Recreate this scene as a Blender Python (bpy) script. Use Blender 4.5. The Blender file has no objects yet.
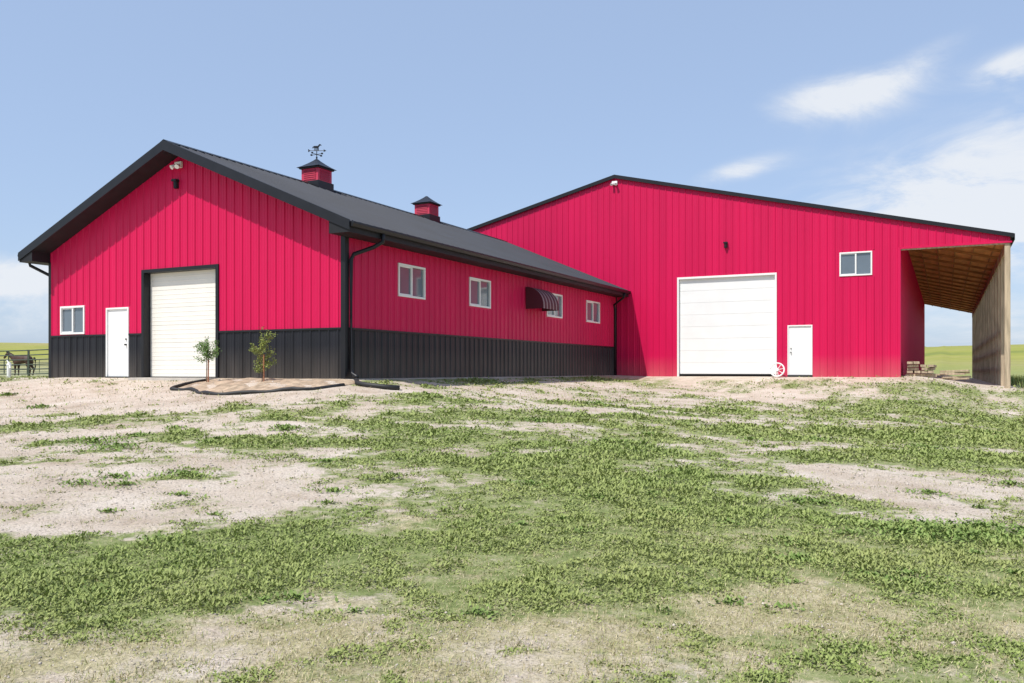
import bpy, math, random
import numpy as np
from mathutils import Vector, Matrix
random.seed(4); rng=np.random.default_rng(7)
scene=bpy.context.scene
YAW=math.radians(27.05)
FW=np.array([-math.sin(YAW),math.cos(YAW)]); RT=np.array([math.cos(YAW),math.sin(YAW)])
# ------------------------------------------------------------ helpers
def link(o,parent=None):
    scene.collection.objects.link(o)
    if parent is not None: o.parent=parent
    return o
def empty(name,loc=(0,0,0)):
    e=bpy.data.objects.new(name,None); e.location=loc; e.empty_display_size=.3
    return link(e)
class MB:
    def __init__(s): s.v=[]; s.f=[]
    def poly(s,pts):
        n=len(s.v); s.v+= [tuple(p) for p in pts]; s.f.append(tuple(range(n,n+len(pts))))
    def box(s,x0,x1,y0,y1,z0,z1):
        n=len(s.v)
        s.v+=[(x0,y0,z0),(x1,y0,z0),(x1,y1,z0),(x0,y1,z0),(x0,y0,z1),(x1,y0,z1),(x1,y1,z1),(x0,y1,z1)]
        s.f+=[tuple(n+i for i in q) for q in ((0,3,2,1),(4,5,6,7),(0,1,5,4),(1,2,6,5),(2,3,7,6),(3,0,4,7))]
    def prism(s,pts,d):
        n=len(s.v); k=len(pts); d=Vector(d)
        s.v+=[tuple(Vector(p)) for p in pts]+[tuple(Vector(p)+d) for p in pts]
        s.f.append(tuple(range(n+k-1,n-1,-1))); s.f.append(tuple(range(n+k,n+2*k)))
        for i in range(k):
            j=(i+1)%k; s.f.append((n+i,n+j,n+k+j,n+k+i))
    def beam(s,p0,p1,w,h,up=(0,0,1)):
        p0=Vector(p0);p1=Vector(p1);d=(p1-p0).normalized();u=Vector(up)
        a=d.cross(u)
        if a.length<1e-3: a=d.cross(Vector((1,0,0)))
        a.normalize(); b=a.cross(d).normalized()
        s.prism([p0+a*w/2+b*h/2,p0-a*w/2+b*h/2,p0-a*w/2-b*h/2,p0+a*w/2-b*h/2],p1-p0)
    def tube(s,pts,r,n=8,r1=None):
        pts=[Vector(p) for p in pts]; m=len(pts); rings=[]
        for i,p in enumerate(pts):
            d=(pts[min(i+1,m-1)]-pts[max(i-1,0)]).normalized()
            a=d.cross(Vector((0,0,1)))
            if a.length<1e-2: a=d.cross(Vector((1,0,0)))
            a.normalize(); b=d.cross(a)
            rr=r if r1 is None else r+(r1-r)*i/max(1,m-1)
            k=len(s.v)
            for j in range(n):
                t=2*math.pi*j/n; s.v.append(tuple(p+a*rr*math.cos(t)+b*rr*math.sin(t)))
            rings.append(k)
        for i in range(m-1):
            for j in range(n):
                j2=(j+1)%n; s.f.append((rings[i]+j,rings[i]+j2,rings[i+1]+j2,rings[i+1]+j))
        s.f.append(tuple(rings[0]+j for j in range(n))[::-1]); s.f.append(tuple(rings[-1]+j for j in range(n)))
    def rib(s,p0,p1,side,nrm,wb,wt,h):
        p0=Vector(p0);p1=Vector(p1);S=Vector(side);N=Vector(nrm)
        pr=[p0-S*wb/2,p0-S*wt/2+N*h,p0+S*wt/2+N*h,p0+S*wb/2]
        d=p1-p0; n=len(s.v)
        s.v+=[tuple(q) for q in pr]+[tuple(q+d) for q in pr]
        s.f+=[(n,n+1,n+5,n+4),(n+1,n+2,n+6,n+5),(n+2,n+3,n+7,n+6),(n,n+3,n+2,n+1),(n+4,n+5,n+6,n+7)]
    def build(s,name,mat,parent=None,smooth=False,bevel=0,recalc=True):
        me=bpy.data.meshes.new(name); me.from_pydata(s.v,[],s.f); me.update()
        if recalc:
            import bmesh
            bm=bmesh.new(); bm.from_mesh(me); bmesh.ops.recalc_face_normals(bm,faces=bm.faces); bm.to_mesh(me); bm.free()
        me.materials.append(mat)
        if smooth: me.polygons.foreach_set('use_smooth',[True]*len(me.polygons))
        o=bpy.data.objects.new(name,me); link(o,parent)
        if bevel:
            b=o.modifiers.new('Bevel','BEVEL'); b.width=bevel; b.segments=2; b.limit_method='ANGLE'
        return o
def mat(name,col,rough=.5,metal=0,var=.12,scale=2.0,bump=0,bscale=20,spec=.5,streak=None,dust=0):
    m=bpy.data.materials.new(name); m.use_nodes=True; nt=m.node_tree; b=nt.nodes['Principled BSDF']
    b.inputs['Roughness'].default_value=rough; b.inputs['Metallic'].default_value=metal
    b.inputs['Specular IOR Level'].default_value=spec
    tc=nt.nodes.new('ShaderNodeTexCoord'); mp=nt.nodes.new('ShaderNodeMapping')
    nt.links.new(tc.outputs['Object'],mp.inputs[0])
    if streak: mp.inputs['Scale'].default_value=streak
    n=nt.nodes.new('ShaderNodeTexNoise'); n.inputs['Scale'].default_value=scale; n.inputs['Detail'].default_value=4
    nt.links.new(mp.outputs[0],n.inputs[0])
    r=nt.nodes.new('ShaderNodeValToRGB'); r.color_ramp.elements[0].position=.3; r.color_ramp.elements[1].position=.7
    r.color_ramp.elements[0].color=tuple(c*(1-var) for c in col)+(1,)
    r.color_ramp.elements[1].color=tuple(min(1,c*(1+var)) for c in col)+(1,)
    nt.links.new(n.outputs['Fac'],r.inputs[0]); colo=r.outputs[0]
    if dust:   # rain-splashed dust low on the wall
        sx=nt.nodes.new('ShaderNodeSeparateXYZ'); nt.links.new(tc.outputs['Object'],sx.inputs[0])
        mr=nt.nodes.new('ShaderNodeMapRange'); mr.inputs[1].default_value=.9; mr.inputs[2].default_value=0; mr.inputs[3].default_value=0; mr.inputs[4].default_value=dust
        nt.links.new(sx.outputs[2],mr.inputs[0])
        ml=nt.nodes.new('ShaderNodeMath'); ml.operation='MULTIPLY'; nt.links.new(mr.outputs[0],ml.inputs[0]); nt.links.new(n.outputs['Fac'],ml.inputs[1])
        mx=nt.nodes.new('ShaderNodeMix'); mx.data_type='RGBA'; nt.links.new(ml.outputs[0],mx.inputs[0]); nt.links.new(colo,mx.inputs[6]); mx.inputs[7].default_value=(.40,.33,.25,1); colo=mx.outputs[2]
    nt.links.new(colo,b.inputs['Base Color'])
    if bump:
        n2=nt.nodes.new('ShaderNodeTexNoise'); n2.inputs['Scale'].default_value=bscale; n2.inputs['Detail'].default_value=3
        nt.links.new(tc.outputs['Object'],n2.inputs[0])
        bp=nt.nodes.new('ShaderNodeBump'); bp.inputs['Strength'].default_value=bump; bp.inputs['Distance'].default_value=.03
        nt.links.new(n2.outputs['Fac'],bp.inputs['Height']); nt.links.new(bp.outputs[0],b.inputs['Normal'])
    return m
M_red=mat('red_metal_siding',(.60,.004,.076),.45,0,.08,.7,.12,1.3,.30,streak=(2.5,2.5,.25),dust=.35)
M_blk=mat('charcoal_metal_siding',(.014,.014,.019),.42,0,.3,1.2,.06,1.5,.35,streak=(2,2,.4),dust=.25)
M_roof=mat('black_metal_roof',(.020,.025,.038),.5,0,.2,.6,.05,1.2,.22)
M_trim=mat('black_trim',(.012,.012,.015),.42,0,.2,2,0,20,.35)
M_soff=mat('black_soffit',(.016,.016,.019),.6,0,.2,3,0,20,.3)
M_white=mat('white_paint',(.82,.82,.80),.45,0,.03,1.5)
M_cream=mat('offwhite_door_paint',(.80,.77,.70),.45,0,.05,.9,streak=(1,1,.3))
M_glass=mat('window_glass',(.12,.15,.18),.04,0,.1,1,0,1,1.0)
M_dark=mat('dark_recess',(.02,.02,.02),.8)
M_woodl=mat('weathered_wood_post',(.44,.35,.24),.8,0,.3,3,.3,30,.3,streak=(4,4,.4))
M_ply=mat('plywood_ceiling',(.62,.30,.095),.75,0,.25,1.5,.1,20,.3,streak=(3,.5,1))
M_raft=mat('rafter_wood',(.36,.17,.06),.8,0,.3,2,.2,20,.3)
M_dirt=mat('bed_soil',(.40,.31,.22),.95,0,.35,5,.8,18,.2)
M_rub=mat('black_rubber',(.02,.02,.02),.6)
M_steel=mat('fence_steel',(.07,.09,.065),.5,.2,.3,6)
M_bark=mat('bark',(.20,.12,.07),.9,0,.3,20,.4,40)
M_horse=mat('horse_coat',(.055,.022,.012),.6,0,.3,3)
M_mane=mat('horse_mane',(.012,.010,.009),.8,0,.3,20)
# ------------------------------------------------------------ numpy noise
_T=rng.random((256,256))
def vnoise(x,y):
    xi=np.floor(x).astype(int); yi=np.floor(y).astype(int); fx=x-xi; fy=y-yi
    fx=fx*fx*(3-2*fx); fy=fy*fy*(3-2*fy)
    g=lambda a,b:_T[a&255,b&255]
    return (g(xi,yi)*(1-fx)+g(xi+1,yi)*fx)*(1-fy)+(g(xi,yi+1)*(1-fx)+g(xi+1,yi+1)*fx)*fy
def fbm(x,y,o=4):
    s=0;a=.5;t=0
    for i in range(o):
        s=s+a*vnoise(x+17.3*i,y+9.1*i); t+=a; a*=.6; x,y=(x*.8-y*.6)*2.03,(x*.6+y*.8)*2.03
    return s/t
def ss(a,b,x):
    t=np.clip((x-a)/(b-a),0,1); return t*t*(3-2*t)
# ------------------------------------------------------------ key dims
LX0,LX1,LY0,LY1=-25.77,-13.86,17.62,38.0
RDG=(LX0+LX1)/2
RX0,RX1,RY0,RY1=-26.2,-1.64,38.0,84.0
APX=-13.92; LEAN=2.25
def rectd(x,y,x0,x1,y0,y1):
    dx=np.maximum(np.maximum(x0-x,x-x1),0); dy=np.maximum(np.maximum(y0-y,y-y1),0); return np.hypot(dx,dy)
def gh(x,y):
    x=np.asarray(x,float); y=np.asarray(y,float)
    d=np.minimum(rectd(x,y,LX0,LX1,LY0,LY1),rectd(x,y,RX0,LEAN,RY0,RY1))
    A=1.5-1.36*ss(12,22,y)*ss(24,30,-x)-.9*ss(40,60,y)*ss(-10,0,x)
    h=-A*(1-np.exp(-d/10.))
    h=h-.42*ss(-1.5,2.2,x)*ss(15,30,y)
    D=np.hypot(x,y); Dc=np.minimum(D,1500)
    h=h+(.027*Dc+1.2*np.sin(x*.012)*ss(150,400,D))*ss(60,480,D)
    h=h+.12*(fbm(x*.35,y*.35,3)-.5)*ss(.3,4,d)+.05*(fbm(x*1.7,y*1.7,3)-.5)*ss(.2,2,d)
    bed=np.exp(-((x+15.8)/1.9)**4-((y-16.5)/.75)**4)
    h=h+.10*bed
    return h
def G(x,y): return float(gh(np.array([x]),np.array([y]))[0])
# vegetation masks in the yard frame
GB=[(-2.7,5.8,2.4,1.2,.75),(-3.6,5.5,1.2,.9,.4),(-1.7,6.8,1.5,.6,.5),(-1.4,13.6,2.6,1.9,.6),(.5,10.6,2.6,1.6,.6),(1.4,8.7,2.2,1.1,.5),
    (4.9,17.5,5.5,1.6,.6),(8.2,15.5,3.5,2.4,.5),(3.9,7.6,1.3,.6,.9),(-9,16,2.5,.9,.5),(-6.2,11,1.3,.25,.6),(-6.5,13.4,.45,.4,.7),
    (-5.9,12.6,.5,.3,.6),(3.3,22,4.5,1.2,.5),(-4.4,17.3,2.4,1.1,.5),(-3.2,15.8,1.5,.7,.4),(11,26,6,3.2,.3),(13,20,3,4,.3),(6,12.6,3,.9,.5),
    (-3.9,10.2,.35,.2,.6),(3.2,9.6,.6,.35,.5),(-2,19.5,2.5,.9,.45),(15,30,3,8,.4),(0,7.4,3.0,1.1,.4),(3.5,6,2,1,.25),(-4,12.4,1.5,.4,.35),(0.5,6,2.5,1,.2),
    (-3.8,9.4,3.0,1.5,-.62),(-10,19.5,6,2.6,-.65),(1.5,18.8,3.2,.9,-.4),(7,31,6.5,2.2,-.5),(4.4,10.3,1.5,.8,-.8),(-1.0,11.9,1.0,.5,-.4),
    (-1.2,4.6,1.4,.6,-.35),(2.7,13.2,1.2,.5,-.4),(9,21,3,1.2,-.25),(0,23.5,3.5,1.4,-.35),(-5,14.6,1.6,.6,-.4),(10,29,6,2.5,-.2)]
DB=[(.4,5.6,3.2,2.2,.75),(2.6,5.6,2.6,1.9,.75),(1.8,7.6,3.8,1.3,.5),(-2,4.3,2,.6,.4),(2,9.6,3,1,.3)]
def masks(x,y):
    r=x*RT[0]+y*RT[1]; D=x*FW[0]+y*FW[1]
    kk=np.clip(D/10,.35,1.8)
    wr=r+2.4*(fbm(x*.7+40,y*.7,4)-.5)*kk; wd=D+2.2*(fbm(x*.7,y*.7+70,4)-.5)*kk
    g=.50+0*r
    for a,b,c,d,w in GB: g=g+w*np.exp(-((wr-a)/c)**2-((wd-b)/d)**2)
    dd=0*r
    for a,b,c,d,w in DB: dd=dd+w*np.exp(-((wr-a)/c)**2-((wd-b)/d)**2)
    side=np.exp(-((x-LX1-.7)/.9)**2)*ss(18,20,y)*ss(38.5,36,y)
    g=g+.5*side
    g=g+1.8*(fbm(x*1.15+5,y*1.15+3,6)-.5)+.5*(fbm(x*.35,y*.35,3)-.5)
    g=g-.45*np.exp(-(np.abs(y-15.5)/2.2)**2)*ss(-13,-15,x)
    far=ss(40,60,np.hypot(x,y)); lft=ss(27,33,-x)*ss(19,25,y)
    g=g*(1-far)+far*(1.0); g=g*(1-lft)+lft*.75
    rgt=ss(2.5,5,x)*ss(34,42,y); g=g*(1-rgt)+rgt*.9
    dd=dd+1.5*(fbm(x*1.2+50,y*1.2+30,5)-.5)
    inb=np.minimum(rectd(x,y,LX0,LX1,LY0,LY1),rectd(x,y,RX0,LEAN,RY0,RY1))<.25
    g=np.where(inb,0,g)
    return np.clip(g,0,1.4),np.clip(dd,0,1)
# ------------------------------------------------------------ ground mesh
def axis(lo,hi,st,far,c=1.13):
    a=list(np.arange(lo,hi,st)); s=st; p=a[-1]
    while p<far: s*=c; p+=s; a.append(p)
    s=st; p=lo; b=[]
    while p>-far: s*=c; p-=s; b.append(p)
    return np.array(b[::-1]+a)
xs=axis(-17,8,.10,2600); ys=axis(.5,21,.10,2600)
X,Y=np.meshgrid(xs,ys,indexing='xy'); nx,ny=len(xs),len(ys)
xf,yf=X.ravel(),Y.ravel(); zf=gh(xf,yf)
me=bpy.data.meshes.new('ground'); me.vertices.add(nx*ny); me.vertices.foreach_set('co',np.stack([xf,yf,zf],1).ravel())
idx=np.arange(nx*ny).reshape(ny,nx)
q=np.stack([idx[:-1,:-1],idx[:-1,1:],idx[1:,1:],idx[1:,:-1]],-1).reshape(-1,4)
def setfaces(me,q):
    n=len(q); k=q.shape[1]
    me.loops.add(n*k); me.loops.foreach_set('vertex_index',q.ravel().astype(np.int32))
    me.polygons.add(n); me.polygons.foreach_set('loop_start',np.arange(0,n*k,k,dtype=np.int32))
    try: me.polygons.foreach_set('loop_total',np.full(n,k,dtype=np.int32))
    except Exception: pass
setfaces(me,q); me.update(calc_edges=True); me.polygons.foreach_set('use_smooth',[True]*len(me.polygons))
g,dd=masks(xf,yf)
for nm,a in (('green',g),('dry',dd)):
    at=me.attributes.new(nm,'FLOAT','POINT'); at.data.foreach_set('value',a.astype(np.float32))
ground=bpy.data.objects.new('ground',me); link(ground)
m=bpy.data.materials.new('yard_ground'); m.use_nodes=True; nt=m.node_tree; B=nt.nodes['Principled BSDF']
B.inputs['Roughness'].default_value=.95; B.inputs['Specular IOR Level'].default_value=.15
N=nt.nodes.new; L=nt.links.new
geo=N('ShaderNodeNewGeometry')
def noise(sc,det=4,rough=.6):
    n=N('ShaderNodeTexNoise'); n.inputs['Scale'].default_value=sc; n.inputs['Detail'].default_value=det; n.inputs['Roughness'].default_value=rough
    L(geo.outputs['Position'],n.inputs['Vector']); return n.outputs['Fac']
def ramp(f,stops):
    r=N('ShaderNodeValToRGB'); e=r.color_ramp.elements
    e[0].position,e[0].color=stops[0][0],stops[0][1]+(1,); e[1].position,e[1].color=stops[-1][0],stops[-1][1]+(1,)
    for p,c in stops[1:-1]:
        k=e.new(p); k.color=c+(1,)
    L(f,r.inputs[0]); return r.outputs[0]
def math_(op,a,b,clamp=False):
    n=N('ShaderNodeMath'); n.operation=op; n.use_clamp=clamp
    for i,v in enumerate((a,b)):
        if isinstance(v,(int,float)): n.inputs[i].default_value=v
        else: L(v,n.inputs[i])
    return n.outputs[0]
def mix(f,a,b,mode='MIX'):
    n=N('ShaderNodeMix'); n.data_type='RGBA'; n.blend_type=mode
    if isinstance(f,(int,float)): n.inputs[0].default_value=f
    else: L(f,n.inputs[0])
    for i,v in ((6,a),(7,b)):
        if isinstance(v,tuple): n.inputs[i].default_value=v+(1,)
        else: L(v,n.inputs[i])
    return n.outputs[2]
def attr(n_):
    a=N('ShaderNodeAttribute'); a.attribute_name=n_; return a.outputs['Fac']
dirt=ramp(noise(.9,5,.65),[(.3,(.45,.365,.28)),(.5,(.59,.505,.415)),(.7,(.67,.595,.51))])
grain=ramp(noise(45,3,.75),[(.3,(.55,.52,.48)),(.5,(.97,.97,.97)),(.72,(1.25,1.22,1.19))])
dirt=mix(1.0,dirt,grain,'MULTIPLY')
n7=noise(6,5,.75)
dryc=ramp(n7,[(.3,(.27,.25,.12)),(.5,(.44,.395,.22)),(.7,(.62,.54,.38))])
dryc=mix(.9,dryc,grain,'MULTIPLY')
grn=ramp(n7,[(.3,(.12,.155,.045)),(.5,(.23,.27,.10)),(.7,(.38,.37,.20))])
gm=math_('ADD',attr('green'),math_('MULTIPLY',math_('SUBTRACT',noise(5,5,.75),.5),2.1))
gm=ramp(gm,[(.45,(0,0,0)),(.85,(1,1,1))])
dm=math_('ADD',attr('dry'),math_('MULTIPLY',math_('SUBTRACT',noise(3.1,5,.75),.5),1.8))
dm=ramp(dm,[(.35,(0,0,0)),(.85,(.9,.9,.9))])
col=mix(dm,dirt,dryc); col=mix(gm,col,grn)
ln=N('ShaderNodeVectorMath'); ln.operation='LENGTH'; L(geo.outputs['Position'],ln.inputs[0])
mr=N('ShaderNodeMapRange'); mr.inputs[1].default_value=90; mr.inputs[2].default_value=300; L(ln.outputs['Value'],mr.inputs[0])
fld=ramp(noise(.006,4),[(.35,(.16,.20,.06)),(.5,(.30,.31,.07)),(.65,(.34,.30,.13))])
fld=mix(.5,fld,ramp(noise(.12,4,.7),[(.3,(.6,.65,.55)),(.7,(1.2,1.15,1.1))]),'MULTIPLY')
col=mix(mr.outputs[0],col,fld)
L(col,B.inputs['Base Color'])
bp=N('ShaderNodeBump'); bp.inputs['Strength'].default_value=.85; bp.inputs['Distance'].default_value=.03
L(noise(22,5,.8),bp.inputs['Height']); L(bp.outputs[0],B.inputs['Normal'])
me.materials.append(m)
# ------------------------------------------------------------ grass & weeds
def colmat(name,rough=.8):
    m=bpy.data.materials.new(name); m.use_nodes=True; nt=m.node_tree; b=nt.nodes['Principled BSDF']
    a=nt.nodes.new('ShaderNodeAttribute'); a.attribute_name='Col'
    nt.links.new(a.outputs['Color'],b.inputs['Base Color']); b.inputs['Roughness'].default_value=rough; b.inputs['Specular IOR Level'].default_value=.2
    return m
def leaves(name,P,V,S,C,material,parent=None):
    n=len(P); co=np.stack([P,P+.45*V+S,P+V,P+.45*V-S],1).reshape(-1,3)
    me=bpy.data.meshes.new(name); me.vertices.add(4*n); me.vertices.foreach_set('co',co.ravel())
    setfaces(me,np.arange(4*n).reshape(n,4)); me.update(calc_edges=True)
    ca=me.color_attributes.new('Col','FLOAT_COLOR','POINT')
    cc=np.repeat(np.concatenate([C,np.ones((n,1))],1),4,axis=0); ca.data.foreach_set('color',cc.ravel().astype(np.float32))
    me.materials.append(material); o=bpy.data.objects.new(name,me); return link(o,parent)
M_leaf=colmat('grass_blades')
n=820000
D=np.exp(rng.uniform(math.log(3.2),math.log(36),n)); r=(rng.uniform(-.70,.70,n))*(D+.7)
px=r*RT[0]+D*FW[0]; py=r*RT[1]+D*FW[1]
g,dd=masks(px,py)
fine=fbm(px*4+11,py*4+2,4)
gg=g+2.2*(fine-.5)
pr=ss(.45,1.0,gg)
u=rng.random(n)
isg=u<pr*.74
isd=(~isg)&(rng.random(n)<(.03+.32*ss(.3,.9,dd+1.6*(fine-.5))+.10*ss(.25,.6,gg)))
keep=isg|isd
inb=np.minimum(rectd(px,py,LX0,LX1,LY0,LY1),rectd(px,py,RX0,LEAN,RY0,RY1))<.12
bedz=(px>-18.1)&(px<-13.3)&(py>15.2)
keep&=~inb&~bedz
px,py,D,isg,gg,fine=px[keep],py[keep],D[keep],isg[keep],gg[keep],fine[keep]; n=len(px)
sc=np.clip(D/8,.8,3.0)
big_=ss(.8,1.6,gg)
hgt=np.where(isg,rng.uniform(.015,.042,n)*(.7+1.0*big_),rng.uniform(.02,.055,n))*sc**.75
wid=np.where(isg,rng.uniform(.005,.012,n),rng.uniform(.0015,.0035,n))*sc**1.05
az=rng.uniform(0,2*np.pi,n); tilt=np.where(isg,rng.uniform(.5,1.5,n),rng.uniform(.3,1.4,n))
V=np.stack([np.sin(tilt)*np.cos(az),np.sin(tilt)*np.sin(az),np.cos(tilt)],1)*hgt[:,None]
a2=az+np.pi/2+rng.uniform(-.5,.5,n); S=np.stack([np.cos(a2),np.sin(a2),rng.uniform(-.3,.3,n)],1)*wid[:,None]
lift=np.where(isg,rng.uniform(0,.032,n)*ss(.6,1.5,gg)*sc**.5,0)
P=np.stack([px,py,gh(px,py)+lift-.002],1)
t=rng.random(n)[:,None]; t2=np.clip(fbm(px*.7,py*.7,3)*1.6-.3,0,1)[:,None]
cg=(1-t)*np.array([.14,.20,.045])+t*np.array([.33,.39,.13]); cg=cg*(1-.4*t2)+.4*t2*np.array([.36,.35,.14])
cd=(1-t)*np.array([.32,.27,.13])+t*np.array([.60,.52,.34]); og=(rng.random(n)<.45)[:,None]; cd=np.where(og,cg*.7+.3*cd,cd)
C=np.where(isg[:,None],cg,cd)
leaves('grass',P,V,S,C,M_leaf)
# low weed clumps
PP=[];VV=[];SS=[];CC=[]
cl_=[(-6.5,13.2,.45),(-5.85,12.5,.35),(-3.9,10.1,.25),(-3.9,14.6,.22),(3.7,7.5,.45),(4.2,7.7,.4),(3.4,7.35,.3),(3.95,7.2,.35),(4.6,7.6,.35)]
for i in range(70):
    d_=math.exp(rng.uniform(math.log(5),math.log(24))); cl_.append((rng.uniform(-.62,.62)*d_,d_,rng.uniform(.05,.15)*(.6+d_/16)))
for r_,d_,rad in cl_:
    x0=r_*RT[0]+d_*FW[0]; y0=r_*RT[1]+d_*FW[1]
    if rectd(x0,y0,LX0,LX1,LY0,LY1)<1.0 or rectd(x0,y0,RX0,LEAN,RY0,RY1)<1.0 or (-18.6<x0<-12.8 and y0>14.8): continue
    k=int(240*min(2.5,(rad/.2)**1.3))
    a=rng.uniform(0,6.28,k); rr=rad*np.abs(rng.normal(0,.75,k)); qx=x0+rr*np.cos(a)*1.5; qy=y0+rr*np.sin(a)
    hh=rad*.16*np.exp(-(rr/rad)**2)*rng.random(k)
    PP.append(np.stack([qx,qy,gh(qx,qy)+hh],1)); tl=rng.uniform(.6,1.5,k); a=rng.uniform(0,6.28,k)
    L_=rng.uniform(.02,.045,k)*(.6+d_/14); VV.append(np.stack([np.sin(tl)*np.cos(a),np.sin(tl)*np.sin(a),np.cos(tl)],1)*L_[:,None])
    SS.append(np.stack([np.cos(a+1.57),np.sin(a+1.57),rng.uniform(-.3,.3,k)],1)*(L_*.28)[:,None]); t=rng.random((k,1)); CC.append((1-t)*np.array([.11,.18,.04])+t*np.array([.28,.36,.11]))
leaves('weeds',np.concatenate(PP),np.concatenate(VV),np.concatenate(SS),np.concatenate(CC),M_leaf)
# gravel
n=42000
D=np.exp(rng.uniform(math.log(3.2),math.log(24),n)); r=rng.uniform(-.7,.7,n)*(D+.6)
px=r*RT[0]+D*FW[0]; py=r*RT[1]+D*FW[1]; g,dd=masks(px,py)
kp=(g+.8*(fbm(px*3,py*3)-.5)<.6)&(py<17.3)&(rectd(px,py,LX0,LX1,LY0,LY1)>.3); px,py,D=px[kp],py[kp],D[kp]; n=len(px)
s=(rng.gamma(1.5,.0021,n)+.003)*np.clip(D/7,.8,1.8)
oc=np.array([[1,0,0],[0,1,0],[-1,0,0],[0,-1,0],[0,0,.7],[0,0,-.7]],float)
co=oc[None]*s[:,None,None]*rng.uniform(.6,1.3,(n,6,1)); a=rng.uniform(0,6.28,n); ca,sa=np.cos(a)[:,None],np.sin(a)[:,None]
co=np.stack([co[:,:,0]*ca-co[:,:,1]*sa,co[:,:,0]*sa+co[:,:,1]*ca,co[:,:,2]],-1)
co+=np.stack([px,py,gh(px,py)+s*.15],1)[:,None,:]
tri=np.array([[0,1,4],[1,2,4],[2,3,4],[3,0,4],[1,0,5],[2,1,5],[3,2,5],[0,3,5]])
fa=(tri[None]+6*np.arange(n)[:,None,None]).reshape(-1,3)
me=bpy.data.meshes.new('gravel'); me.vertices.add(6*n); me.vertices.foreach_set('co',co.ravel()); setfaces(me,fa); me.update(calc_edges=True)
c=me.color_attributes.new('Col','FLOAT_COLOR','POINT'); k=rng.uniform(.30,.62,(n,1)); cc=np.concatenate([k,k*.88,k*.76,np.ones((n,1))],1)
c.data.foreach_set('color',np.repeat(cc,6,axis=0).ravel().astype(np.float32)); me.materials.append(colmat('gravel_stone',.9)); link(bpy.data.objects.new('gravel',me))
# ------------------------------------------------------------ walls
def wall(fn,side,nrm,u0,u1,z0,top,ops,mw,mr,sp=.305,extra=(),minor=True):
    bs=sorted(set([u0,u1]+[o[0] for o in ops]+[o[1] for o in ops]+[e for e in extra if u0<e<u1]))
    bs=[b for b in bs if u0<=b<=u1]
    for a,b in zip(bs[:-1],bs[1:]):
        mid=(a+b)/2; z=z0
        for o in sorted([o for o in ops if o[0]<mid<o[1]],key=lambda o:o[2]):
            if o[2]>z+1e-4: mw.poly([fn(a,z),fn(b,z),fn(b,o[2]),fn(a,o[2])])
            z=max(z,o[3])
        ta,tb=top(a+1e-6),top(b-1e-6)
        if max(ta,tb)>z: mw.poly([fn(a,z),fn(b,z),fn(b,tb),fn(a,ta)])
    u=u0+.1; k=0
    step=sp/3 if minor else sp
    while u<u1-.05:
        maj=(k%3==0) or not minor
        w=(.070,.028,.028) if maj else (.030,.014,.006)
        z=z0; zt=top(u)-.01; iv=[]
        for o in sorted([o for o in ops if o[0]-.08<u<o[1]+.08],key=lambda o:o[2]):
            if o[2]-.06>z: iv.append((z,o[2]-.06))
            z=max(z,o[3]+.06)
        if zt>z: iv.append((z,zt))
        for a,b in iv:
            if b-a>.02: mr.rib(fn(u,a),fn(u,b),side,nrm,*w)
        u+=step; k+=1
def window(parent,fn,ua,ub,za,zb):
    def bx(mb,a,b,c,d,o0,o1):
        pts=[fn(a,c,o0),fn(b,c,o0),fn(b,d,o0),fn(a,d,o0)]; dd=Vector(fn(a,c,o1))-Vector(fn(a,c,o0)); mb.prism(pts,dd)
    t=.06; fr=MB()
    bx(fr,ua,ub,za,za+t,-.06,.035); bx(fr,ua,ub,zb-t,zb,-.06,.035)
    bx(fr,ua,ua+t,za+t,zb-t,-.06,.035); bx(fr,ub-t,ub,za+t,zb-t,-.06,.035)
    mid=(ua+ub)/2
    bx(fr,mid-.03,mid+.03,za+t,zb-t,-.05,.02)
    bx(fr,ua+t,mid-.03,za+t,za+t+.035,-.05,.008); bx(fr,ua+t,mid-.03,zb-t-.035,zb-t,-.05,.008)
    fr.build('window_frame',M_white,parent,bevel=.006)
    gl=MB(); gl.poly([fn(ua+t,za+t,-.03),fn(ub-t,za+t,-.03),fn(ub-t,zb-t,-.03),fn(ua+t,zb-t,-.03)]); gl.build('window_pane',M_glass,parent)
def overhead(parent,fn,ua,ub,z0,z1,rec,nsec,m_,micro):
    mb=MB(); hs=(z1-z0)/nsec
    def bx(mb,a,b,c,d,o0,o1):
        mb.prism([fn(a,c,o0),fn(b,c,o0),fn(b,d,o0),fn(a,d,o0)],Vector(fn(a,c,o1))-Vector(fn(a,c,o0)))
    for i in range(nsec):
        c=z0+i*hs+.003; d=z0+(i+1)*hs-.003
        bx(mb,ua+.01,ub-.01,c,d,-rec-.05,-rec)
        if micro:
            for k in range(1,4):
                zz=c+(d-c)*k/4; bx(mb,ua+.02,ub-.02,zz-.012,zz+.012,-rec-.002,-rec+.005)
    mb.build('overhead_door',m_,parent,bevel=.004)
    bk=MB(); bx(bk,ua,ub,z0,z1,-rec-.09,-rec-.06); bk.build('door_seal',m_,parent)
    sl=MB(); bx(sl,ua+.01,ub-.01,z0-.02,z0+.035,-rec-.04,-rec+.012); sl.build('door_bottom_seal',M_rub,parent)
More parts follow.
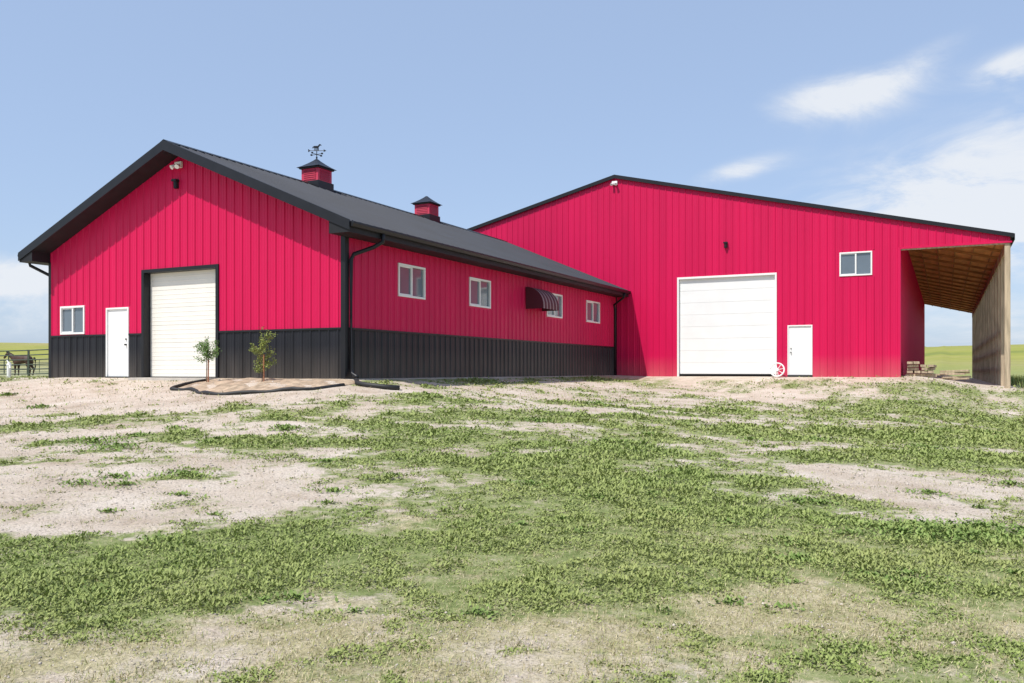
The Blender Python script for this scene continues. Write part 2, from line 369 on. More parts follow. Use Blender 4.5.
def mandoor(parent,fn,ua,ub,z1,knob_right):
    mb=MB()
    def bx(mb,a,b,c,d,o0,o1):
        mb.prism([fn(a,c,o0),fn(b,c,o0),fn(b,d,o0),fn(a,d,o0)],Vector(fn(a,c,o1))-Vector(fn(a,c,o0)))
    bx(mb,ua+.05,ub-.05,.03,z1-.05,-.06,-.015); mb.build('door_leaf',M_white,parent,bevel=.004)
    fr=MB(); bx(fr,ua,ua+.05,0,z1,-.08,.03); bx(fr,ub-.05,ub,0,z1,-.08,.03); bx(fr,ua+.05,ub-.05,z1-.05,z1,-.08,.03); fr.build('door_frame',M_white,parent,bevel=.004)
    th=MB(); bx(th,ua,ub,-.08,.03,-.08,.05); th.build('door_sill',M_dark,parent)
    k=MB(); u=ub-.14 if knob_right else ua+.14
    k.tube([fn(u,1.0,-.015),fn(u,1.0,.05)],.025,10); k.tube([fn(u,1.17,-.015),fn(u,1.17,.02)],.022,10); k.build('door_knob',M_trim,parent)
# ------------------------------------------------------------ LEFT BARN
barn=empty('red_barn',(0,0,0))
SL=.424; ZR=6.75; OH=.62
ztop=lambda x: ZR-SL*abs(x-RDG)
TH=.24
WN=1.30
fF=lambda u,z,o=0:(u,LY0-o,z)
doorO=(-21.35,-18.42,-.3,3.13); man1=(-23.05,-22.03,-.3,2.14); w1=(-25.22,-24.05,1.36,2.26)
mw,mr=MB(),MB(); topF=lambda u:ztop(u)-TH
wall(fF,(1,0,0),(0,-1,0),LX0,LX1,WN,topF,[doorO,man1,w1],mw,mr,extra=[RDG])
mw.build('gable_wall',M_red,barn,recalc=False); mr.build('gable_wall_ribs',M_red,barn)
mw,mr=MB(),MB(); wall(fF,(1,0,0),(0,-1,0),LX0,LX1,-.4,lambda u:WN,[doorO,man1],mw,mr)
mw.build('gable_wainscot',M_blk,barn); mr.build('gable_wainscot_ribs',M_blk,barn)
fS=lambda u,z,o=0:(LX1+o,u,z)
sw=[(20.0,21.4,2.33,3.28),(24.05,25.5,2.33,3.28),(30.1,31.6,2.33,3.28),(34.2,35.8,2.33,3.28)]
mw,mr=MB(),MB(); wall(fS,(0,1,0),(1,0,0),LY0,LY1,WN,lambda u:3.72,sw,mw,mr)
mw.build('side_wall',M_red,barn); mr.build('side_wall_ribs',M_red,barn)
mw,mr=MB(),MB(); wall(fS,(0,1,0),(1,0,0),LY0,LY1,-.4,lambda u:WN,[],mw,mr)
mw.build('side_wainscot',M_blk,barn); mr.build('side_wainscot_ribs',M_blk,barn)
fL=lambda u,z,o=0:(LX0-o,u,z)
mw,mr=MB(),MB(); wall(fL,(0,1,0),(-1,0,0),LY0,LY1,WN,lambda u:3.72,[],mw,mr); mw.build('far_side_wall',M_red,barn); mr.build('far_side_wall_ribs',M_red,barn)
mw,mr=MB(),MB(); wall(fL,(0,1,0),(-1,0,0),LY0,LY1,-.4,lambda u:WN,[],mw,mr); mw.build('far_side_wainscot',M_blk,barn)
# roof
ex1=LX1+OH; ex0=LX0-OH; yF=LY0-.62
rf=MB()
for ex in (ex1,ex0):
    zt=ztop(ex)
    rf.prism([(RDG,yF,ZR),(ex,yF,zt),(ex,yF,zt-.13),(RDG,yF,ZR-.13)],(0,LY1-.02-yF,0))
rf.build('roof',M_roof,barn)
rr=MB()
for sgn,ex in ((1,ex1),(-1,ex0)):
    nr=Vector((sgn*SL,0,1)).normalized(); y=yF+.12
    while y<LY1-.1:
        rr.rib((RDG+sgn*.12,y,ztop(RDG+.12)),(ex,y,ztop(ex)),(0,1,0),nr,.06,.025,.022); y+=.305
rr.build('roof_ribs',M_roof,barn)
cap=MB()
for sgn in (1,-1): cap.poly([(RDG,yF-.02,ZR+.05),(RDG,LY1-.02,ZR+.05),(RDG+sgn*.2,LY1-.02,ZR-.2*SL+.035),(RDG+sgn*.2,yF-.02,ZR-.2*SL+.035)])
cap.build('ridge_cap',M_trim,barn)
fa=MB()
for sgn,ex in ((1,ex1),(-1,ex0)):
    fa.prism([(RDG,yF-.03,ZR+.03),(ex+sgn*.02,yF-.03,ztop(ex)+.02),(ex+sgn*.02,yF-.03,ztop(ex)-TH),(RDG,yF-.03,ZR-TH-.02)],(0,.028,0))
fa.build('rake_fascia',M_trim,barn)
so=MB()
for sgn,ex,wx in ((1,ex1,LX1),(-1,ex0,LX0)):
    so.prism([(RDG,yF,ZR-.14),(ex,yF,ztop(ex)-.14),(ex,yF,ztop(ex)-TH+.005),(RDG,yF,ZR-TH+.005)],(0,LY0+.05-yF,0))
    so.prism([(wx-sgn*.02,yF+.002,3.68),(ex-sgn*.004,yF+.002,3.68),(ex-sgn*.004,yF+.002,ztop(ex)-.14),(wx-sgn*.02,yF+.002,ztop(wx)-.16)],(0,LY1-.03-yF,0))
so.build('soffit',M_soff,barn)
gu=MB()
for sgn,ex in ((1,ex1),(-1,ex0)):
    z=ztop(ex); gu.prism([(ex+sgn*.003,yF+.02,z-.03),(ex+sgn*.125,yF+.02,z-.02),(ex+sgn*.125,yF+.02,z-.07),(ex+sgn*.08,yF+.02,z-.15),(ex+sgn*.003,yF+.02,z-.15)],(0,LY1-.05-yF,0))
gu.build('gutter',M_trim,barn,bevel=.008)
ds=MB()
ds.tube([(ex1+.06,18.35,3.8),(ex1+.05,18.35,3.60),(ex1-.15,18.2,3.45),(LX1+.10,17.85,3.25),(LX1+.075,17.78,3.1),(LX1+.075,17.78,.25),(LX1+.12,17.78,.12),(LX1+.55,17.4,.05)],.055,8)
ds.tube([(ex0-.06,17.35,3.8),(ex0-.05,17.4,3.62),(LX0-.12,17.7,3.3),(LX0-.075,17.72,3.15),(LX0-.075,17.72,.05)],.05,8)
ds.tube([(ex1+.06,37.3,3.8),(ex1,37.3,3.6),(LX1+.08,37.5,3.3),(LX1+.08,37.6,3.1),(LX1+.08,37.6,.0)],.05,8)
ds.build('downspout',M_trim,barn,smooth=True)
tr=MB()
tr.box(LX1-.12,LX1+.03,LY0-.032,LY0+.13,-.4,3.70)
tr.box(LX0-.03,LX0+.10,LY0-.032,LY0+.1,-.4,3.70)
for a,b in ((LX0+.1,man1[0]-.0),(man1[1],doorO[0]-.12),(doorO[1]+.12,LX1-.12)): tr.box(a,b,LY0-.036,LY0-.001,WN-.02,WN+.035)
tr.box(LX1+.001,LX1+.036,LY0+.13,LY1,WN-.02,WN+.035)
tr.box(LX1+.001,LX1+.03,LY1-.14,LY1-.002,-.4,3.69)
tr.box(doorO[0]-.11,doorO[0],LY0-.04,LY0+.22,-.3,doorO[3]+.10); tr.box(doorO[1],doorO[1]+.11,LY0-.04,LY0+.22,-.3,doorO[3]+.10)
tr.box(doorO[0],doorO[1],LY0-.04,LY0+.22,doorO[3],doorO[3]+.10)
tr.build('black_corner_trim',M_trim,barn,bevel=.006)
overhead(barn,fF,doorO[0],doorO[1],.0,doorO[3],.20,6,M_cream,True)
ap=MB(); ap.box(doorO[0]-.1,doorO[1]+.1,LY0-.5,LY0+.4,-.2,.005); ap.build('concrete_apron',mat('concrete',(.50,.46,.41),.85,0,.15,3,.2,30),barn)
mandoor(barn,fF,man1[0],man1[1],man1[3],True)
window(barn,fF,*w1)
for w in sw: window(barn,fS,*w)
# cupolas
M_louv=mat('dark_red_louvre',(.40,.004,.04),.5)
def cupola(y,vane):
    c=empty('cupola',(RDG,y,ZR)); c.parent=barn
    s=.37
    b=MB(); b.box(-s-.05,s+.05,-s-.05,s+.05,-.28,.10); b.build('cupola_base',M_trim,c)
    b=MB(); b.box(-s,s,-s,s,.10,.55); b.build('cupola_box',M_red,c)
    l=MB()
    for i in range(5):
        z=.17+i*.07
        for sx in (-1,1):
            l.prism([(-s+.1,sx*(s+.004),z),(-s+.1,sx*(s+.02),z-.01),(-s+.1,sx*(s+.004),z+.045)],(2*s-.2,0,0))
            l.prism([(sx*(s+.004),-s+.1,z),(sx*(s+.02),-s+.1,z-.01),(sx*(s+.004),-s+.1,z+.045)],(0,2*s-.2,0))
    l.build('louvres',M_louv,c)
    b=MB(); b.box(-s-.06,s+.06,-s-.06,s+.06,.55,.60); b.build('cupola_cornice',M_trim,c)
    r=MB(); prof=[(.50,.60),(.36,.68),(.22,.78),(.10,.88),(.03,.95)]
    for (r0,z0),(r1,z1) in zip(prof[:-1],prof[1:]):
        cs_=[(1,1),(-1,1),(-1,-1),(1,-1)]
        for k in range(4):
            a,b2=cs_[k],cs_[(k+1)%4]; r.poly([(a[0]*r0,a[1]*r0,z0),(b2[0]*r0,b2[1]*r0,z0),(b2[0]*r1,b2[1]*r1,z1),(a[0]*r1,a[1]*r1,z1)])
    r.poly([(.5,.5,.6),(-.5,.5,.6),(-.5,-.5,.6),(.5,-.5,.6)]); r.build('cupola_roof',M_roof,c)
    if vane:
        v=MB(); v.tube([(0,0,.93),(0,0,1.42)],.014,6)
        v.tube([(-.24,0,1.12),(.24,0,1.12)],.010,6); v.tube([(0,-.24,1.12),(0,.24,1.12)],.010,6)
        for a,b in ((-.24,0),(.24,0),(0,-.24),(0,.24)): v.box(a-.025,a+.025,b-.025,b+.025,1.10,1.15)
        v.tube([(-.25,-.125,1.25),(.25,.125,1.25)],.011,6); d=Vector((.89,.45,0))
        p=lambda t,z:tuple(d*t+Vector((0,.006,z)))
        v.prism([p(.25,1.21),p(.34,1.25),p(.25,1.30)],(0,-.012,0)); v.prism([p(-.30,1.20),p(-.22,1.25),p(-.30,1.31)],(0,-.012,0))
        v.prism([p(-.12,1.36),p(-.02,1.34),p(.06,1.36),p(.12,1.44),p(.17,1.42),p(.15,1.47),p(.10,1.49),p(.04,1.42),p(-.08,1.42),p(-.14,1.39),p(-.16,1.33)],(0,-.012,0))
        for t in (-.10,-.06,.02,.05): v.prism([p(t,1.36),p(t+.018,1.36),p(t+.025,1.26),p(t+.01,1.26)],(0,-.012,0))
        v.tube([(0,0,.97),(0,0,1.0),(0,0,1.03)],.03,8); v.build('weathervane',M_trim,c)
cupola(23.6,True); cupola(30.75,False)
# lights
def wall_lamp(parent,fn,u,z):
    l=MB(); p=lambda du,dz,o:fn(u+du,z+dz,o)
    l.prism([p(-.07,-.10,.02),p(.07,-.10,.02),p(.07,.12,.02),p(-.07,.12,.02)],Vector(p(0,0,.09))-Vector(p(0,0,.02)))
    l.prism([p(-.10,.10,.02),p(.10,.10,.02),p(.08,.16,.02),p(-.08,.16,.02)],Vector(p(0,0,.17))-Vector(p(0,0,.02)))
    l.tube([p(0,-.10,.09),p(0,.0,.09),p(0,.10,.09)],.06,10)
    l.build('wall_lamp',M_trim,parent)
def flood(parent,fn,u,z):
    l=MB(); p=lambda du,dz,o:fn(u+du,z+dz,o)
    l.prism([p(-.13,-.04,.02),p(.13,-.04,.02),p(.13,.13,.02),p(-.13,.13,.02)],Vector(p(0,0,.09))-Vector(p(0,0,.02)))
    for s in (-1,1): l.tube([p(s*.07,.04,.08),p(s*.09,.0,.15),p(s*.11,-.05,.22)],.035,10,.07)
    l.build('flood_light',M_white,parent,smooth=False)
wall_lamp(barn,fF,-19.95,5.62); flood(barn,fF,RDG-.05,6.15)
# awning on side wall
aw=MB(); y0,y1=28.2,29.6; n=9
prof=[(LX1+.03+.72*math.sin(t*math.pi/2/n),2.62+.70*math.cos(t*math.pi/2/n)) for t in range(n+1)]
M_aw=bpy.data.materials.new('striped_awning_fabric'); M_aw.use_nodes=True
nt2=M_aw.node_tree; b2=nt2.nodes['Principled BSDF']; tc=nt2.nodes.new('ShaderNodeTexCoord'); sx=nt2.nodes.new('ShaderNodeSeparateXYZ'); nt2.links.new(tc.outputs['Object'],sx.inputs[0])
md=nt2.nodes.new('ShaderNodeMath'); md.operation='MULTIPLY'; md.inputs[1].default_value=3.6; nt2.links.new(sx.outputs[1],md.inputs[0])
fr=nt2.nodes.new('ShaderNodeMath'); fr.operation='FRACT'; nt2.links.new(md.outputs[0],fr.inputs[0])
gt=nt2.nodes.new('ShaderNodeMath'); gt.operation='GREATER_THAN'; gt.inputs[1].default_value=.62; nt2.links.new(fr.outputs[0],gt.inputs[0])
mx=nt2.nodes.new('ShaderNodeMix'); mx.data_type='RGBA'; mx.inputs[6].default_value=(.08,.01,.022,1); mx.inputs[7].default_value=(.25,.17,.18,1); nt2.links.new(gt.outputs[0],mx.inputs[0]); nt2.links.new(mx.outputs[2],b2.inputs['Base Color']); b2.inputs['Roughness'].default_value=.8
for (xa,za),(xb,zb) in zip(prof[:-1],prof[1:]): aw.poly([(xa,y0,za),(xa,y1,za),(xb,y1,zb),(xb,y0,zb)])
xv,zv=prof[-1]; aw.poly([(xv,y0,zv),(xv,y1,zv),(xv,y1,zv-.12),(xv,y0,zv-.12)])
for y in (y0,y1): aw.poly([(LX1+.03,y,2.5)]+[(a,y,b) for a,b in prof]+[(xv,y,2.5)])
aw.build('awning',M_aw,barn,recalc=False)
# ------------------------------------------------------------ RIGHT BARN
big=empty('red_barn',(0,0,0))
S2=.243; Z2=9.44
zt2=lambda x:Z2-S2*abs(x-APX)
fB=lambda u,z,o=0:(u,RY0-o,z)
bd=(-10.83,-6.58,-.3,4.38); md2=(-6.05,-5.03,-.3,2.17); bw=(-3.95,-2.68,4.17,5.17)
mw,mr=MB(),MB()
wall(fB,(1,0,0),(0,-1,0),RX0,RX1,-.5,lambda u:zt2(u)-.1,[bd,md2,bw],mw,mr,extra=[APX])
wall(fB,(1,0,0),(0,-1,0),RX1,LEAN,5.24,lambda u:zt2(u)-.1,[],mw,mr)
mw.build('gable_wall',M_red,big,recalc=False); mr.build('gable_wall_ribs',M_red,big)
fBs=lambda u,z,o=0:(RX1+o,u,z)
mw,mr=MB(),MB(); wall(fBs,(0,1,0),(1,0,0),RY0,RY1,-.8,lambda u:zt2(RX1)-.12,[],mw,mr,minor=False); mw.build('side_wall',M_red,big); mr.build('side_wall_ribs',M_red,big)
bk=MB(); bk.poly([(RX0,RY1,-1),(RX1,RY1,-1),(RX1,RY1,zt2(RX1)-.1),(APX,RY1,Z2-.1),(RX0,RY1,zt2(RX0)-.1)]); bk.poly([(RX0,RY0,-1),(RX0,RY1,-1),(RX0,RY1,zt2(RX0)-.1),(RX0,RY0,zt2(RX0)-.1)]); bk.build('rear_wall',M_red,big)
rf=MB()
eL=RX0-.1; eR=LEAN+.12
for e in (eL,eR): rf.prism([(APX,RY0-.10,Z2),(e,RY0-.10,zt2(e)),(e,RY0-.10,zt2(e)-.07),(APX,RY0-.10,Z2-.07)],(0,RY1+.2-RY0,0))
rf.build('roof',M_roof,big)
fa=MB()
for e in (eL,eR): fa.prism([(APX,RY0-.13,Z2+.04),(e,RY0-.13,zt2(e)+.03),(e,RY0-.13,zt2(e)-.13),(APX,RY0-.13,Z2-.13)],(0,.028,0))
fa.box(eR+.002,eR+.03,RY0-.13,RY1+.1,zt2(eR)-.22,zt2(eR)+.02)
fa.build('rake_fascia',M_trim,big)
tr=MB(); tr.box(RX1-.07,RX1+.03,RY0-.03,RY0+.08,-.6,5.23); tr.box(RX1+.03,LEAN+.06,RY0-.035,RY0-.002,5.17,5.25)
tr.build('corner_trim',M_red,big)
tr=MB(); tr.box(bd[0]-.08,bd[0],RY0-.04,RY0+.1,-.3,bd[3]+.09); tr.box(bd[1],bd[1]+.08,RY0-.04,RY0+.1,-.3,bd[3]+.09); tr.box(bd[0],bd[1],RY0-.04,RY0+.1,bd[3],bd[3]+.09); tr.build('door_trim',M_white,big,bevel=.005)
overhead(big,fB,bd[0],bd[1],.04,bd[3],.08,8,M_white,False)
mandoor(big,fB,md2[0],md2[1],md2[3],False); window(big,fB,*bw)
wall_lamp(big,fB,-8.69,5.78); flood(big,fB,APX,9.05)
# lean-to
ceil=MB(); ceil.poly([(RX1,RY0+.02,zt2(RX1)-.30),(LEAN-.1,RY0+.02,zt2(LEAN)-.30),(LEAN-.1,RY1,zt2(LEAN)-.30),(RX1,RY1,zt2(RX1)-.30)]); ceil.build('leanto_ceiling',M_ply,big)
rafter=MB(); y=RY0+.1
while y<RY1:
    rafter.beam((RX1+.05,y,zt2(RX1)-.36),(LEAN-.15,y,zt2(LEAN)-.36),.07,.10); y+=2.44
for x in (-1.0,-.3,.4,1.1,1.8): rafter.beam((x,RY0+.1,zt2(x)-.33),(x,RY1,zt2(x)-.33),.05,.05)
rafter.build('leanto_rafters',M_raft,big)
hb=MB(); hb.box(LEAN-.16,LEAN-.02,RY0+.05,RY1,4.86,5.22); hb.box(RX1+.04,LEAN-.17,RY0+.01,RY0+.06,5.12,5.235); hb.build('leanto_beam',M_woodl,big)
po=MB(); y=RY0+.03; k=0
while y<RY1:
    po.box(LEAN-.19,LEAN+.01,y,y+.19,-1.3,5.2 if k else 5.17); y+=2.44; k+=1
for z in (.5,1.3,2.1): po.box(LEAN+.012,LEAN+.05,RY0+3,RY1,z-.35,z-.12)
po.build('leanto_posts',M_woodl,big,bevel=.008)
# ------------------------------------------------------------ flower bed
bed=MB(); E=[]
for i in range(41):
    t=i/40; x=-18.15+5.0*t; y=15.35+.30*math.sin(t*9)-.25*math.sin(t*math.pi)+ (1.6*(1-t/.08)**2 if t<.08 else 0)+(1.2*((t-.9)/.1)**2 if t>.9 else 0)
    E.append((x,y,G(x,y)+.035+.02*math.sin(t*31)))
bed.tube(E,.045,8); bd_=empty('flower_bed'); bed.build('rubber_edging',M_rub,bd_,smooth=True)
so=MB(); rows=[]
for (x,y,z) in E:
    rows.append([(x,y+(17.5-y)*j/8,G(x,y+(17.5-y)*j/8)+.012+.03*math.sin(j*1.9+x*5)*math.sin(x*3.1)*(0<j<8)) for j in range(9)])
for a,b in zip(rows[:-1],rows[1:]):
    for j in range(8): so.poly([a[j],b[j],b[j+1],a[j+1]])
so.build('bed_soil',M_dirt,bd_,smooth=True)
hose=MB(); hx=[(LX1+.5,17.45),(-13.0,17.0),(-12.6,16.9),(-12.2,17.0),(-11.9,17.25)]
hose.tube([(x,y,G(x,y)+.06) for x,y in hx],.06,8); hose.build('drain_hose',M_rub,None,smooth=True)
# ------------------------------------------------------------ saplings
M_stake=mat('stake_wood',(.4,.16,.08),.8)
def sapling(x,y,h,seed,kind):
    R=random.Random(seed); z0=G(x,y)
    e=empty('sapling',(x,y,z0)); tk=MB(); tips=[]
    top=Vector((R.uniform(-.04,.04),0,h*.78))
    tk.tube([(0,0,-.05),(R.uniform(-.02,.02),0,h*.3),(R.uniform(-.03,.03),.01,h*.55),top],.016,6,.006)
    nb=17 if kind else 15
    for i in range(nb):
        zb=h*(.18+.58*i/nb) if kind else h*(.46+.36*i/nb)
        a=R.uniform(0,6.28); l=(R.uniform(.18,.42) if kind else R.uniform(.14,.34))
        up=R.uniform(.25,.7)
        p0=Vector((0,0,zb)); p1=p0+Vector((math.cos(a)*l*.5,math.sin(a)*l*.5,l*up*.6)); p2=p0+Vector((math.cos(a)*l,math.sin(a)*l,l*up*1.3))
        tk.tube([p0,p1,p2],.006,5,.002); tips+=[(p0,p1),(p1,p2),(p1,p2)]
    tips+=[(Vector((0,0,h*.55)),Vector((0,0,h)))]*4
    tk.build('trunk',M_bark,e)
    P=[];V=[];S=[];C=[]
    for i in range(1500 if kind else 1500):
        a,b=R.choice(tips); t=R.random(); c=a.lerp(b,t)+Vector((R.gauss(0,.035),R.gauss(0,.035),R.gauss(0,.035)))
        v=Vector((R.gauss(0,1),R.gauss(0,1),R.gauss(.1,.8))).normalized(); s=v.cross(Vector((R.gauss(0,1),R.gauss(0,1),R.gauss(0,1)))).normalized()
        L_=R.uniform(.03,.065)
        P.append(c);V.append(v*L_);S.append(s*L_*.25)
        k=R.random(); C.append((.15+.18*k,.19+.18*k,.05+.05*k) if kind else (.11+.13*k,.20+.18*k,.06+.06*k))
    leaves('foliage',np.array(P),np.array(V),np.array(S),np.array(C),M_leaf,e)
    st=MB(); st.box(-.012+.06,.012+.06,-.012,.012,-.05,h*.5); st.build('stake',M_stake,e)
sapling(-17.55,16.45,1.22,3,0); sapling(-15.5,16.35,1.40,8,1)
# ------------------------------------------------------------ wagon wheel
wx,wy=-6.42,37.62
w=empty('wagon_wheel',(wx,wy,G(wx,wy)+.31)); w.rotation_euler=(math.radians(-14),0,0)
mb=MB(); Rr=.29
mb.tube([(Rr*math.cos(a*math.pi/16),0,Rr*math.sin(a*math.pi/16)) for a in range(33)],.032,6)
mb.tube([(0,-.06,0),(0,.06,0)],.065,12)
for k in range(8):
    a=k*math.pi/4+.2; mb.tube([(.04*math.cos(a),0,.04*math.sin(a)),(Rr*math.cos(a),0,Rr*math.sin(a))],.014,5)
mb.build('wheel_rim_and_spokes',M_white,w)
# ------------------------------------------------------------ lumber pile
lp=empty('lumber_pile'); mb=MB(); R=random.Random(5); zb=G(-.8,38.9)
for lay in range(4):
    for k in range(4):
        if lay==3 and k>1: continue
        x=-1.3+k*.26+R.uniform(-.04,.04); z=zb+.20+lay*.125
        l=R.uniform(1.1,1.9); mb.beam((x,38.5+R.uniform(-.1,.1),z),(x+R.uniform(-.1,.1),38.5+l,z+R.uniform(-.01,.02)),.22,.10)
for yy in (38.7,39.5): mb.beam((-1.45,yy,zb+.06),(-.3,yy,zb+.06),.12,.13)
for k in range(5):
    a=R.uniform(-.4,.4); x=.2+R.uniform(-.2,.2); z=G(x,39.4)+.06+.08*k; mb.beam((x-.5*math.cos(a),39.4-.4*math.sin(a),z),(x+.6*math.cos(a),39.4+.5*math.sin(a),z+.04),.16,.07)
mb.build('boards',M_woodl,lp,bevel=.006)
# ------------------------------------------------------------ pens fence
def pipefence(name,x0,y0,x1,y1,npan,h,mt,nr=6,r=.03):
    e=empty(name); mb=MB()
    for i in range(npan):
        a=Vector((x0+(x1-x0)*i/npan,y0+(y1-y0)*i/npan,0)); b=Vector((x0+(x1-x0)*(i+1)/npan,y0+(y1-y0)*(i+1)/npan,0))
        a.z=G(a.x,a.y);b.z=G(b.x,b.y); dd=(b-a)*.01; a2=a+dd; b2=b-dd
        for k in range(nr):
            z=Vector((0,0,.18+(h-.18)*k/(nr-1))); mb.tube([a2+z,b2+z],r,6)
        mb.tube([a2-Vector((0,0,.1)),a2+Vector((0,0,h+.03))],r*1.2,6); mb.tube([b2-Vector((0,0,.1)),b2+Vector((0,0,h+.03))],r*1.2,6)
        c=(a+b)/2; mb.tube([c+Vector((0,0,.1)),c+Vector((0,0,h))],r,6)
    mb.build('panels',mt,e)
pipefence('livestock_fence',LX0-.1,25,-58,26,10,1.3,M_steel)
pipefence('livestock_fence',-27,47,-90,54,14,1.4,M_steel,5)
hx,hy=-34.2,21.6
h=empty('yard_hydrant',(hx,hy,G(hx,hy))); mb=MB(); mb.tube([(0,0,-.1),(0,0,.52)],.08,10); mb.tube([(0,0,.50),(0,0,.56),(0,0,.62)],.10,10,.05); mb.tube([(0,0,.45),(.12,-.05,.47),(.2,-.08,.38)],.03,8); mb.beam((0,0,.6),(-.22,.05,.70),.03,.03); mb.build('hydrant_body',M_white,h)
wf=empty('wire_fence'); mb=MB(); prev=None
for i in range(26):
    x=4.5+i*2.5; y=47+i*.9; z=G(x,y); mb.tube([(x,y,z-.1),(x+.02,y,z+1.25)],.06,7)
    if prev:
        for k in (.4,.75,1.1): mb.tube([(prev[0],prev[1],prev[2]+k),(x,y,z+k)],.01,4)
    prev=(x,y,z)
mb.build('posts_and_wire',M_woodl,wf)
n=9000; px=rng.uniform(2.6,16,n); py=rng.uniform(39,66,n)
k=fbm(px*.5,py*.5,3)>.47; px,py=px[k],py[k]; n=len(px)
hh=rng.uniform(.2,.6,n); az=rng.uniform(0,6.28,n); tl=rng.uniform(0,.5,n)
V=np.stack([np.sin(tl)*np.cos(az),np.sin(tl)*np.sin(az),np.cos(tl)],1)*hh[:,None]; S=np.stack([np.cos(az+1.5),np.sin(az+1.5),0*az],1)*rng.uniform(.01,.03,n)[:,None]
t=rng.random(n)[:,None]; leaves('tall_weeds',np.stack([px,py,gh(px,py)-.01],1),V,S,(1-t)*np.array([.10,.16,.04])+t*np.array([.30,.32,.12]),M_leaf)
# ------------------------------------------------------------ horse
hp=np.array([-57.2,37.1]); hz=G(*hp)
H=empty('horse',(hp[0],hp[1],hz)); H.rotation_euler=(0,0,YAW+math.pi-.25)
def skin(name,verts,edges,rad,mt,root=0,sub=2):
    me=bpy.data.meshes.new(name); me.from_pydata(verts,edges,[]); me.update(); me.materials.append(mt)
    o=bpy.data.objects.new(name,me); link(o,H); md=o.modifiers.new('Skin','SKIN')
    try:
        sv=me.skin_vertices[0].data
        for i,r_ in enumerate(rad): sv[i].radius=(r_ if isinstance(r_,tuple) else (r_,r_))
        sv[root].use_root=True
    except Exception as ex: print('skin',ex)
    s=o.modifiers.new('Sub','SUBSURF'); s.levels=sub; s.render_levels=sub; return o
v=[(0,0,1.14),(-.45,0,1.2),(-.78,0,1.2),(.42,0,1.14),(.68,0,1.22),(.92,0,1.36),(1.15,0,1.50),(1.30,0,1.58),(1.42,0,1.45),(1.60,0,1.22)]
rd=[(.29,.31),(.26,.28),(.2,.22),(.27,.30),(.19,.25),(.11,.18),(.09,.13),(.09,.10),(.085,.10),(.055,.06)]
ed=[(0,1),(1,2),(0,3),(3,4),(4,5),(5,6),(6,7),(7,8),(8,9)]
for s in (-1,1):
    b=len(v); v+=[(-.58,s*.15,.95),(-.52,s*.16,.76),(-.80,s*.15,.50),(-.74,s*.15,.17),(-.68,s*.15,.04)]; rd+=[.17,.12,.06,.042,.06]; ed+=[(1,b),(b,b+1),(b+1,b+2),(b+2,b+3),(b+3,b+4)]
    b=len(v); v+=[(.48,s*.15,.88),(.50,s*.15,.50),(.49,s*.15,.16),(.54,s*.15,.04)]; rd+=[.12,.06,.04,.058]; ed+=[(3,b),(b,b+1),(b+1,b+2),(b+2,b+3)]
skin('body',v,ed,rd,M_horse)
mb=MB(); mb.tube([(-.95,0,1.28),(-1.05,0,1.1),(-1.06,0,.7),(-1.0,0,.4)],.07,8,.03)
for i in range(7):
    t=i/6; x=.72+.58*t; z=1.46+.28*t; mb.prism([(x-.05,.02,z),(x+.07,.02,z+.03),(x-.02,.09,z-.2)],(0,-.05,0))
for s in (-1,1): mb.prism([(1.27,s*.05,1.66),(1.33,s*.05,1.66),(1.30,s*.06,1.78)],(0,s*.03,0))
mb.build('mane_tail_ears',M_mane,H)
# ------------------------------------------------------------ sky / sun
sd=Vector((-.17,-.50,.86)).normalized(); el=math.asin(sd.z); rot=math.atan2(sd.x,sd.y)
W=bpy.data.worlds.new('World'); scene.world=W; W.use_nodes=True; nt=W.node_tree
for x in list(nt.nodes): nt.nodes.remove(x)
N=nt.nodes.new; L=nt.links.new
out=N('ShaderNodeOutputWorld'); bg=N('ShaderNodeBackground'); sky=N('ShaderNodeTexSky'); sky.sky_type='NISHITA'; sky.sun_disc=False
sky.sun_elevation=el; sky.sun_rotation=rot%(2*math.pi); sky.altitude=300; sky.air_density=1.0; sky.dust_density=1.5; sky.ozone_density=1.5
bg.inputs[1].default_value=.15; L(bg.outputs[0],out.inputs[0])
tc=N('ShaderNodeTexCoord'); dirv=tc.outputs['Generated']
def dot(c):
    n=N('ShaderNodeVectorMath'); n.operation='DOT_PRODUCT'; L(dirv,n.inputs[0]); n.inputs[1].default_value=tuple(c); return n.outputs['Value']
mpn=N('ShaderNodeMapping'); mpn.inputs['Scale'].default_value=(1,1,2.6); L(dirv,mpn.inputs[0])
nz=N('ShaderNodeTexNoise'); nz.inputs['Scale'].default_value=7; nz.inputs['Detail'].default_value=8; nz.inputs['Roughness'].default_value=.64; nz.inputs['Distortion'].default_value=.5; L(mpn.outputs[0],nz.inputs['Vector'])
F3=Vector((FW[0],FW[1],0)); R3=Vector((RT[0],RT[1],0)); U3=Vector((0,0,1))
def M(op,a,b):
    n=N('ShaderNodeMath'); n.operation=op
    for i,v_ in enumerate((a,b)):
        if isinstance(v_,(int,float)): n.inputs[i].default_value=v_
        else: L(v_,n.inputs[i])
    return n.outputs[0]
cl=[(.392,.322,.075,.024,.08,1.35),(.47,.36,.06,.015,.4,.45),(.595,.36,.035,.016,.2,1.3),(.55,.215,.27,.055,.22,1.1),(.60,.16,.24,.05,.1,1.0),(.27,.237,.050,.012,.2,.9),
    (-.585,.11,.06,.020,0,1.3),(-.60,.06,.10,.02,0,.6),(.55,.045,.12,.03,0,.8),(.44,.125,.10,.02,.2,.5),(.9,.25,.3,.08,.1,1.0),(-1.0,.12,.3,.04,0,.9)]
tot=None
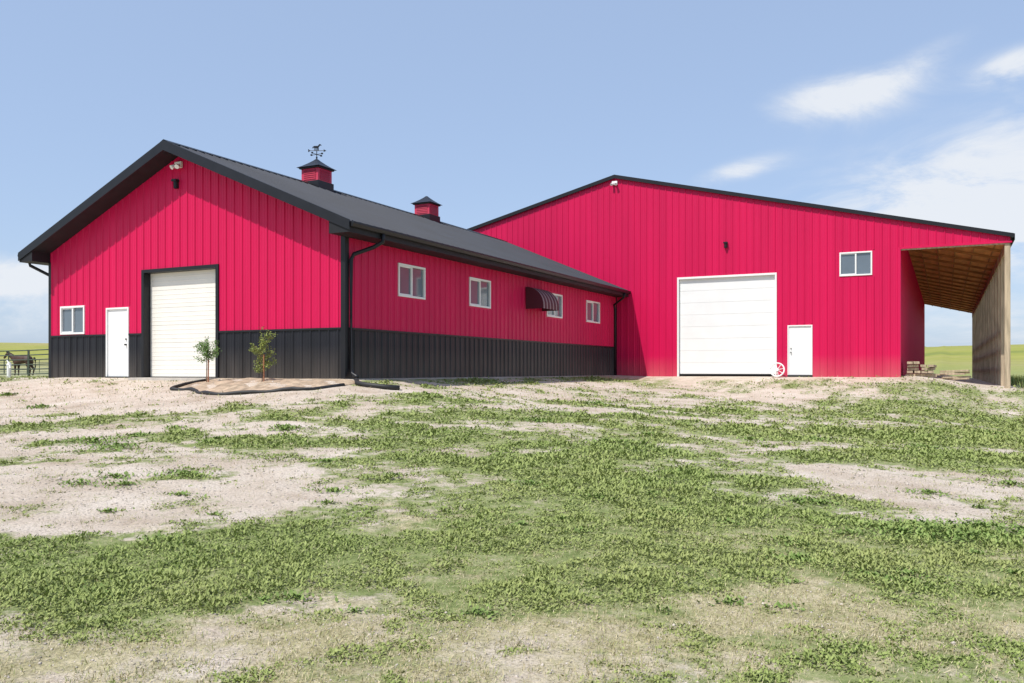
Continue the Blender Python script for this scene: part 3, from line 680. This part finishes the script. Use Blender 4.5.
for t,vv,wa,wb,tilt,wt in cl:
    c=(F3+R3*t+U3*vv).normalized(); e1=c.cross(U3).normalized(); e2=e1.cross(c).normalized()
    a1=e1*math.cos(tilt)+e2*math.sin(tilt); a2=e2*math.cos(tilt)-e1*math.sin(tilt)
    A=M('DIVIDE',dot(a1),wa); Bq=M('DIVIDE',dot(a2),wb)
    q=M('ADD',M('MULTIPLY',A,A),M('MULTIPLY',Bq,Bq)); e=M('POWER',2.718,M('MULTIPLY',q,-1.0)); e=M('MULTIPLY',e,wt)
    e=M('MULTIPLY',e,M('GREATER_THAN',dot(c),0))
    tot=e if tot is None else M('ADD',tot,e)
dens=M('SUBTRACT',M('MULTIPLY',tot,M('ADD',M('MULTIPLY',nz.outputs['Fac'],3.6),-1.05)),.10)
mr=N('ShaderNodeMapRange'); mr.inputs[1].default_value=0; mr.inputs[2].default_value=1.15; mr.inputs[4].default_value=.88; mr.interpolation_type='SMOOTHSTEP'; L(dens,mr.inputs[0])
hz_=N('ShaderNodeMix'); hz_.data_type='RGBA'; hz_.inputs[0].default_value=.58; L(sky.outputs[0],hz_.inputs[6]); hz_.inputs[7].default_value=(3.3,4.3,6.2,1)
mx=N('ShaderNodeMix'); mx.data_type='RGBA'; L(mr.outputs[0],mx.inputs[0]); L(hz_.outputs[2],mx.inputs[6]); mx.inputs[7].default_value=(5.7,5.9,6.2,1); L(mx.outputs[2],bg.inputs[0])
sun=bpy.data.lights.new('sun','SUN'); sun.energy=4.6; sun.angle=math.radians(.5); sun.color=(1,.955,.89)
so_=bpy.data.objects.new('sun',sun); so_.rotation_euler=sd.to_track_quat('Z','Y').to_euler(); so_.location=(0,0,40); link(so_)
# ------------------------------------------------------------ camera
cam=bpy.data.cameras.new('camera'); cam.sensor_width=36; cam.lens=848/1024*36; cam.shift_y=29.5/1024; cam.clip_end=6000; cam.clip_start=.05
co_=bpy.data.objects.new('camera',cam); co_.location=(0,0,.20); co_.rotation_euler=(math.pi/2,0,YAW); link(co_); scene.camera=co_
scene.view_settings.view_transform='Standard'; scene.view_settings.look='None'; scene.view_settings.exposure=0
